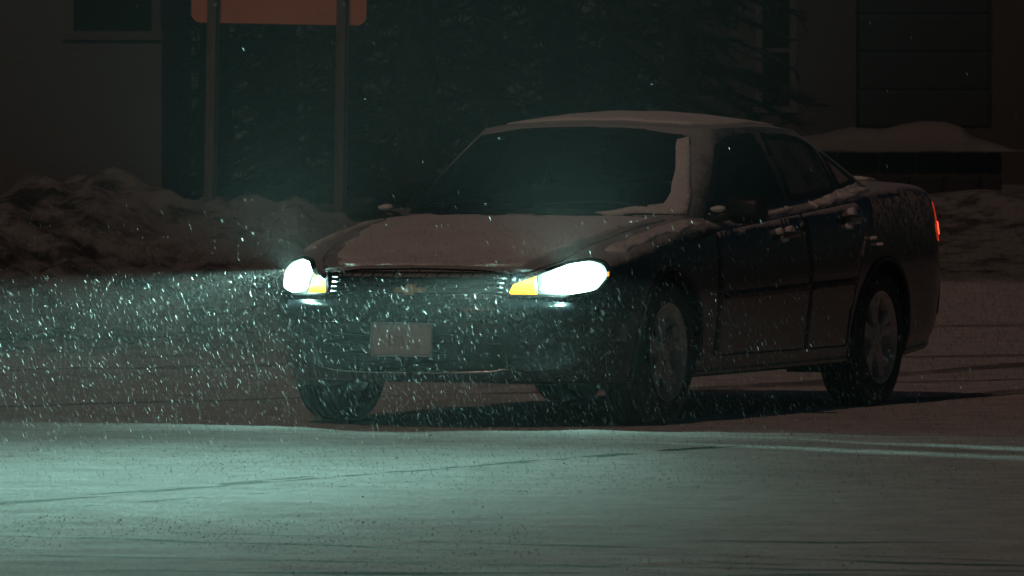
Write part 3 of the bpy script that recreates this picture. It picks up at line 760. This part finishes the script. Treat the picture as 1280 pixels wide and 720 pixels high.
# the reflector behind each lens is hottest round the bulb and fades to the rim of the lens
nt_ = M['lens'].node_tree; b_ = nt_.nodes['Principled BSDF']; v_ = objvec(nt_)
ab = nd(nt_, 'ShaderNodeVectorMath', operation='ABSOLUTE'); lk(nt_, v_, ab.inputs[0])
ds = nd(nt_, 'ShaderNodeVectorMath', operation='DISTANCE'); lk(nt_, ab.outputs[0], ds.inputs[0]); ds.inputs[1].default_value = (BEAM[0].x - .05, abs(BEAM[0].y) + .015, BEAM[0].z + .005)
g_ = mth(nt_, 'EXPONENT', mth(nt_, 'MULTIPLY', mth(nt_, 'POWER', mth(nt_, 'DIVIDE', ds.outputs['Value'], .085), 2.0), -1.0))
lk(nt_, mth(nt_, 'MULTIPLY_ADD', g_, 32.0, .6), b_.inputs['Emission Strength'])
for b in BEAM: beam(b, 20500.0)

# ================================================================== ROAD SIGN (seen from behind) on two posts
def ground_at(x, y): return ground_height(x, y)
SY = 58.0
def sx(px, y=SY): return (px - 640) * y / FPX
def szz(py, y=SY): return CAMZ - (py - HORIZ) * y / FPX
M['sign_back'] = plain('sign_back', (.78, .30, .18), .6, .0, var=.2, scale=3)
M['post'] = plain('post_steel', (.17, .125, .11), .65, .3, var=.3, scale=9, bmp=.2)
x0, x1 = sx(240), sx(459); sgn = empty('road_sign', ((x0 + x1) / 2, SY, ground_at((x0 + x1) / 2, SY)))
tag(sgn, 'road sign seen from behind, reddish brown panel with rounded corners on two posts', 'road sign')
base = sgn.location
def L(v): return tuple(Vector(v) - base)
zb0 = szz(30); hw, hh, rc = (x1 - x0) / 2, .38, .06
bm = bmesh.new(); pts = []
for (cx, cz, a0) in ((hw - rc, hh - rc, 0), (-hw + rc, hh - rc, 90), (-hw + rc, -hh + rc, 180), (hw - rc, -hh + rc, 270)):
    for k in range(7):
        a = R(a0 + 15 * k); pts.append((cx + rc * math.cos(a), cz + rc * math.sin(a)))
tilt = math.atan2(4, 218)
vs = [bm.verts.new((p * math.cos(tilt) + q * math.sin(tilt), .06, zb0 + hh - base.z - p * math.sin(tilt) + q * math.cos(tilt))) for p, q in pts]
f = bm.faces.new(vs); ex = bmesh.ops.extrude_face_region(bm, geom=[f])
bmesh.ops.translate(bm, vec=(0, .004, 0), verts=[v for v in ex['geom'] if isinstance(v, bmesh.types.BMVert)])
bm_obj('panel', bm, M['sign_back'], sgn)
for px_t, px_b in ((269, 261), (430, 424)):
    xt, xb = sx(px_t), sx(px_b); zt, zg = zb0 + 2 * hh - .03, ground_at(xb, SY) - .3
    bm = bmesh.new(); d = Vector((xt - xb, 0, zt - zg)) * ((zt - zg) / (szz(0) - szz(300)) if False else 1)
    prof = [(-.040, .050), (-.040, .042), (-.022, .042), (-.018, -.004), (.018, -.004), (.022, .042), (.040, .042), (.040, .050), (.016, .050), (.012, .004), (-.012, .004), (-.016, .050)]
    lo = [bm.verts.new((xb + a - base.x, b, zg - base.z)) for a, b in prof]; hi = [bm.verts.new((xt + a - base.x, b, zt - base.z)) for a, b in prof]
    for i in range(12): bm.faces.new((lo[i], lo[(i + 1) % 12], hi[(i + 1) % 12], hi[i]))
    bm.faces.new(hi); bm.faces.new(lo[::-1])
    po = bm_obj('post', bm, M['post'], sgn)
    for dz in (.12, .62):
        bm = bmesh.new(); bmesh.ops.create_cone(bm, cap_ends=True, segments=6, radius1=.014, radius2=.014, depth=.012, matrix=Matrix.Translation((xt - base.x, -.008, zb0 + dz - base.z)) @ Matrix.Rotation(R(90), 4, 'X'))
        bm_obj('bolt', bm, M['chrome'], po)

# ================================================================== HOUSES
def siding(name, col, pitch=.12):
    m, nt, b = new_mat(name); v = objvec(nt)
    n = nz(nt, v, 2.0, 5); lk(nt, mixc(nt, n, tuple(c * .75 for c in col), col), b.inputs['Base Color']); b.inputs['Roughness'].default_value = .7
    sep = nd(nt, 'ShaderNodeSeparateXYZ'); lk(nt, v, sep.inputs[0])
    fr = mth(nt, 'FRACT', mth(nt, 'DIVIDE', sep.outputs[2], pitch)); bump(nt, b, mth(nt, 'SUBTRACT', 1.0, fr), .6, .02)
    return m
M['siding_grey'] = siding('grey_siding', (.125, .135, .145)); M['siding_brown'] = siding('brown_siding', (.06, .048, .046))
M['trim'] = plain('house_trim', (.11, .105, .105), .6); M['shingle'] = plain('roof_shingle', (.07, .065, .065), .9, bmp=.4)
M['dark_door'] = plain('garage_door', (.016, .016, .018), .6); M['stone'] = plain('dark_stone', (.03, .028, .027), .9, var=.5, scale=6, bmp=.5)
def wall_with_holes(name, x0, x1, z0, z1, holes, mat, parent, th=.2):
    bm = bmesh.new()
    xsx = sorted({x0, x1} | {h[0] for h in holes} | {h[1] for h in holes}); zsx = sorted({z0, z1} | {h[2] for h in holes} | {h[3] for h in holes})
    for i in range(len(xsx) - 1):
        for j in range(len(zsx) - 1):
            cx, cz = (xsx[i] + xsx[i + 1]) / 2, (zsx[j] + zsx[j + 1]) / 2
            if any(h[0] < cx < h[1] and h[2] < cz < h[3] for h in holes): continue
            add_box(bm, (cx, th / 2, cz), (xsx[i + 1] - xsx[i], th, zsx[j + 1] - zsx[j]))
    bmesh.ops.remove_doubles(bm, verts=bm.verts, dist=1e-4)
    dup = {}
    for f in bm.faces: dup.setdefault(tuple(sorted(v.index for v in f.verts)), []).append(f)
    bm.verts.index_update(); dup = {}
    for f in bm.faces: dup.setdefault(tuple(sorted(v.index for v in f.verts)), []).append(f)
    bmesh.ops.delete(bm, geom=[f for g in dup.values() if len(g) > 1 for f in g], context='FACES')
    return bm_obj(name, bm, mat, parent)
def window(parent, x0, x1, z0, z1, th=.2):
    wd = box('window', ((x0 + x1) / 2, .12, (z0 + z1) / 2), (x1 - x0, .02, z1 - z0), M['house_glass'], parent)
    bm = bmesh.new(); t = .07
    for c, s in ((((x0 + x1) / 2, .0, z0 + t / 2 - .03), (x1 - x0 + .1, .06, t)), (((x0 + x1) / 2, .0, z1 - t / 2 + .03), (x1 - x0 + .1, .06, t)), ((x0 + t / 2 - .03, .0, (z0 + z1) / 2), (t, .058, z1 - z0)), ((x1 - t / 2 + .03, .0, (z0 + z1) / 2), (t, .058, z1 - z0)), (((x0 + x1) / 2, .10, (z0 + z1) / 2), (x1 - x0, .03, .04))):
        add_box(bm, c, s)
    bm_obj('window_frame', bm, M['trim'], wd)
    return wd
def house(name, X0, X1, Y0, depth, height, mat, label, holes, doors=()):
    zg = min(ground_at(X0, Y0), ground_at(X1, Y0)) - .15
    h = empty(name, ((X0 + X1) / 2, Y0, zg)); tag(h, label, 'house'); c = (X0 + X1) / 2
    hl = [(a - c, b - c, d - zg, e - zg) for a, b, d, e in holes]; dl = [(a - c, b - c, d - zg, e - zg) for a, b, d, e in doors]
    wall_with_holes('wall', X0 - c, X1 - c, 0, height, hl + dl, mat, h)
    bm = bmesh.new()
    for x in (X0 - c + .1, X1 - c - .1): add_box(bm, (x, .2 + (depth - .2) / 2 + .001, height / 2), (.2, depth - .2, height))
    add_box(bm, (0, depth, height / 2), (X1 - X0 - .4, .2, height)); bm_obj('wall', bm, mat, h)
    for q in hl: window(h, *q)
    for q in dl:
        d = box('garage_door', ((q[0] + q[1]) / 2, .14, (q[2] + q[3]) / 2), (q[1] - q[0] - .01, .05, q[3] - q[2] - .01), M['dark_door'], h)
        n = 4
        for k in range(n): box('door_panel', ((q[0] + q[1]) / 2, .11, q[2] + (q[3] - q[2]) * (k + .5) / n), (q[1] - q[0] - .06, .03, (q[3] - q[2]) / n - .03), M['dark_door'], d, bev=.008)
    V = [(X0 - c - .4, -.4, height - .1), (X1 - c + .4, -.4, height - .1), (X1 - c + .4, depth + .4, height - .1), (X0 - c - .4, depth + .4, height - .1),
         (X0 - c - .4, depth / 2, height + depth * .32), (X1 - c + .4, depth / 2, height + depth * .32)]
    V += [(x, y, z + .12) for x, y, z in V]
    F = [(0, 1, 5, 4), (2, 3, 4, 5), (6, 10, 11, 7), (8, 11, 10, 9), (0, 6, 7, 1), (2, 8, 9, 3), (1, 7, 11, 5), (5, 11, 8, 2), (0, 4, 10, 6), (4, 3, 9, 10)]
    rf = mesh_obj('roof', V, F, M['shingle'], h, False)
    V2 = [(x * .99, y, z + .02) for x, y, z in V[6:]]; V2 += [(x, y, z + .08) for x, y, z in V2]
    F2 = [(6, 7, 11, 10), (8, 9, 10, 11), (0, 1, 7, 6), (2, 3, 9, 8), (1, 5, 11, 7), (5, 2, 8, 11), (0, 6, 10, 4), (4, 10, 9, 3), (0, 4, 5, 1), (2, 5, 4, 3)]
    mesh_obj('roof_snow', V2, F2, M['snow'], rf, False)
    bm = bmesh.new()
    for k, (a, b, hh2) in enumerate(((0, 3, 0), (1, 2, 0))):
        x = X0 - c + .1 if k == 0 else X1 - c - .1
        vs = [bm.verts.new((x + dx, y, z)) for dx in (-.1, .1) for y, z in ((0, height), (depth, height), (depth / 2, height + depth * .30))]
        bm.faces.new(vs[:3]); bm.faces.new(vs[3:][::-1])
        for i in range(3): bm.faces.new((vs[i], vs[(i + 1) % 3], vs[3 + (i + 1) % 3], vs[3 + i]))
    bm_obj('gable', bm, mat, h)
    return h
YL = 74.0
def hx(px, y): return (px - 640) * y / FPX
def hz(py, y): return CAMZ - (py - HORIZ) * y / FPX
house('house', hx(6, YL) - 7.0, hx(202, YL), YL, 7, 3.0, M['siding_grey'], 'grey sided house in the dark at the far left, behind the snow bank',
      [(hx(86, YL), hx(196, YL), hz(45, YL), hz(45, YL) + .9), (hx(-420, YL), hx(-250, YL), hz(45, YL), hz(45, YL) + .9)])
YR = 95.0
house('house', hx(885, YR), hx(1245, YR) + 6, YR, 7, 3.2, M['siding_brown'], 'dim brown house behind the car, with a wide dark garage door',
      [(hx(948, YR), hx(992, YR), hz(95, YR) - .35, hz(0, YR) + .1)], [(hx(1070, YR), hx(1240, YR), hz(160, YR), hz(0, YR) + .25)])

# ================================================================== LOW WALL WITH SNOW ON IT, right of the car
YW = 84.0
xa, xb = hx(1010, YW), hx(1252, YW); zt, zl = hz(190, YW), hz(232, YW)
wl = empty('stone_wall', ((xa + xb) / 2, YW, ground_at((xa + xb) / 2, YW))); tag(wl, 'low dark stone wall under a thick cap of snow, right behind the car', 'wall')
c0 = wl.location; rows = 3; z0 = -.25; hgt = zt - c0.z - z0; rng = random.Random(3)
for r_ in range(rows):
    x = xa - c0.x - (.12 if r_ % 2 else 0)
    while x < xb - c0.x - .05:
        wdt = rng.uniform(.22, .4); wdt = min(wdt, xb - c0.x - x)
        if wdt > .05: box('stone', (x + wdt / 2, rng.uniform(-.015, .015), z0 + hgt * (r_ + .5) / rows), (wdt - .015, .32, hgt / rows - .012), M['stone'], wl, bev=.025)
        x += wdt
V, F = [], []
nxs, nys = 70, 14; capx0, capx1 = hx(985, YW), hx(1300, YW)
prof = [(1000, 172), (1030, 168), (1065, 160), (1100, 163), (1125, 157), (1150, 153), (1180, 153), (1200, 160), (1215, 172), (1240, 180), (1265, 188), (1300, 196)]
for i in range(nxs):
    x = capx0 + (capx1 - capx0) * i / (nxs - 1); px = 640 + x * FPX / YW
    top = hz(float(np.interp(px, [p[0] for p in prof], [p[1] for p in prof])), YW)
    for j in range(nys):
        t = math.pi * j / (nys - 1); yy = -.34 * math.cos(t)
        zz = zt - c0.z + .01 + (top - zt) * max(math.sin(t), 0) ** .6 * (1 if 0 < i < nxs - 1 else 0) + .012 * noise.noise(Vector((x * 5, yy * 5, t)))
        V.append((x - c0.x, yy, zz))
for i in range(nxs - 1):
    for j in range(nys - 1): F.append((i * nys + j, (i + 1) * nys + j, (i + 1) * nys + j + 1, i * nys + j + 1))
F.append(tuple(range(nys))); F.append(tuple((nxs - 1) * nys + j for j in range(nys))[::-1])
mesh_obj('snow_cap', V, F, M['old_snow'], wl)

# ================================================================== SPRUCE TREES between the houses
M['needle'] = plain('spruce_needles', (.018, .026, .020), .8, var=.5, scale=2); M['bark'] = plain('bark', (.035, .028, .024), .95, var=.4, scale=8, bmp=.5)
def spruce(px, y, h, rad, seed, label):
    x = hx(px, y); rg = random.Random(seed); t = empty('spruce_tree', (x, y, ground_at(x, y) - .05)); tag(t, label, 'tree', 'spruces between the two houses')
    V, F = lathe([(.20, -.2), (.17, .4), (.10, h * .55), (.01, h)], 9); V = [(a, c, b) for a, b, c in V]
    tr = mesh_obj('trunk', V, F, M['bark'], t)
    V, F, LV, LFc = [], [], [], []
    z = .25
    while z < h - .1:
        k = 1 - z / h; n = int(7 + 6 * k)
        for i in range(n):
            a = rg.uniform(0, 6.283); ln = rad * (k ** .8) * rg.uniform(.75, 1.15); dr = -.28 * ln
            p0 = Vector((0, 0, z)); p1 = Vector((math.cos(a) * ln, math.sin(a) * ln, z + dr))
            v, f = tube([p0, p0.lerp(p1, .5) + Vector((0, 0, .08 * ln)), p1], .012, 4); o = len(LV); LV += [tuple(q) for q in v]; LFc += [tuple(o + j for j in q) for q in f]
            m = int(10 + 22 * ln)
            for q in range(m):
                s = rg.uniform(.15, 1.0); c = p0.lerp(p1, s) + Vector((0, 0, .08 * ln * 4 * s * (1 - s)))
                d = Vector((math.cos(a) * .7 + rg.uniform(-1, 1), math.sin(a) * .7 + rg.uniform(-1, 1), rg.uniform(-.9, .25))).normalized()
                wv = d.cross(Vector((rg.uniform(-1, 1), rg.uniform(-1, 1), 1))).normalized() * rg.uniform(.018, .035); e = c + d * rg.uniform(.10, .24)
                o = len(V); V += [tuple(c - wv * .6), tuple(c + wv * .6), tuple(e)]; F.append((o, o + 1, o + 2))
        z += .20 + .06 * rg.random()
    mesh_obj('crown', V, F, M['needle'], t, False); tag(mesh_obj('branches', LV, LFc, M['bark'], tr, False), kind='stuff')
for i, (px, y, h, rad, lb) in enumerate(((350, 78, 6.0, 1.2, 'dark spruce behind the road sign'), (268, 80, 5.0, .9, 'dark spruce at the corner of the grey house'), (520, 72, 6.5, 1.7, 'tall dark spruce right of the road sign'), (700, 74, 6.2, 1.7, 'dark spruce above the windshield of the sedan'), (850, 78, 5.6, 1.4, 'dark spruce at the corner of the brown house'), (435, 84, 6.4, 1.6, 'dark spruce farther back, behind the right post of the road sign'), (610, 85, 6.8, 1.7, 'dark spruce farther back, left of the spruce above the windshield'), (775, 86, 6.6, 1.6, 'dark spruce farther back, above the middle of the sedan roof'))):
    spruce(px, y, h, rad, 20 + i, lb)

# ================================================================== FALLING SNOW
def flake_mat():
    m = bpy.data.materials.new('snowflake'); m.use_nodes = True; nt = m.node_tree; nt.nodes.remove(nt.nodes['Principled BSDF']); out = nt.nodes['Material Output']
    n = mth(nt, 'POWER', nd(nt, 'ShaderNodeNewGeometry').outputs['Random Per Island'], 3.0)
    c = mixc(nt, n, (.0, .0, .0), (.36, .36, .36))
    a = nd(nt, 'ShaderNodeBsdfDiffuse'); lk(nt, c, a.inputs[0]); b = nd(nt, 'ShaderNodeBsdfTranslucent'); lk(nt, c, b.inputs[0])
    mx = nd(nt, 'ShaderNodeMixShader'); mx.inputs[0].default_value = .93; lk(nt, a.outputs[0], mx.inputs[1]); lk(nt, b.outputs[0], mx.inputs[2])
    lk(nt, mx.outputs[0], out.inputs[0]); return m
N = 380000
Yf = np.random.uniform(34.0, 60, N); Xf = np.random.uniform(-1, 1, N) * (Yf * 640 / FPX * 1.35 + .5); Zf = np.random.uniform(.02, 2.6, N)
keep = np.random.rand(N) < 1 - .99 * smooth01(Zf, .72, 1.1); Xf, Yf, Zf = Xf[keep], Yf[keep], Zf[keep]
# none inside the car
ru = (Xf - CAR0.x) * FW.x + (Yf - CAR0.y) * FW.y; rv = (Xf - CAR0.x) * LF.x + (Yf - CAR0.y) * LF.y
keep = ~((ru < 1.02) & (ru > -4.15) & (np.abs(rv) < 1.0) & (Zf < 1.55)); Xf, Yf, Zf = Xf[keep], Yf[keep], Zf[keep]; N = len(Xf)
gz = np.where(Yf < 51, 0, .9); keep = Zf > gz + .03; Xf, Yf, Zf = Xf[keep], Yf[keep], Zf[keep]; N = len(Xf)
C = np.stack([Xf, Yf, Zf], 1)
D = np.stack([.42 + np.random.normal(0, .16, N), np.random.normal(0, .25, N), -np.ones(N)], 1); D /= np.linalg.norm(D, axis=1)[:, None]
A = np.cross(D, np.random.normal(0, 1, (N, 3))); A /= np.linalg.norm(A, axis=1)[:, None]; B = np.cross(D, A)
ln = np.random.uniform(.005, .015, N)[:, None]; wd = np.random.uniform(.0003, .0008, N)[:, None]
VV = np.stack([C + D * ln, C + A * wd + B * wd * .3, C - D * ln, C - A * wd + B * wd * .3], 1).reshape(-1, 3)
tri = np.array([(0, 1, 2), (0, 2, 3)])
FF = (np.arange(N)[:, None, None] * 4 + tri[None]).reshape(-1, 3)
me = bpy.data.meshes.new('falling_snow'); me.vertices.add(len(VV)); me.vertices.foreach_set('co', VV.ravel())
me.loops.add(len(FF) * 3); me.loops.foreach_set('vertex_index', FF.ravel().astype(np.int32))
me.polygons.add(len(FF)); me.polygons.foreach_set('loop_start', np.arange(len(FF), dtype=np.int32) * 3)
me.update(calc_edges=True); me.materials.append(flake_mat())
fs = bpy.data.objects.new('falling_snow', me); COL.objects.link(fs)
tag(fs, 'slanting snowflakes falling through the headlight beams', 'snow', kind='stuff')

# ================================================================== HAZE: snow-laden air round the whole place
hm = bpy.data.materials.new('haze_air'); hm.use_nodes = True; nt = hm.node_tree; nt.nodes.remove(nt.nodes['Principled BSDF'])
pv = nd(nt, 'ShaderNodeVolumePrincipled'); pv.inputs['Density'].default_value = .0010; pv.inputs['Color'].default_value = (.85, .87, .88, 1); pv.inputs['Anisotropy'].default_value = .45
lk(nt, pv.outputs[0], nt.nodes['Material Output'].inputs['Volume'])
hz_o = box('haze', (0, 0, 3.5), (620, 620, 9.5), hm)
tag(hz_o, 'thin snowy haze filling the night air', 'haze', kind='stuff')
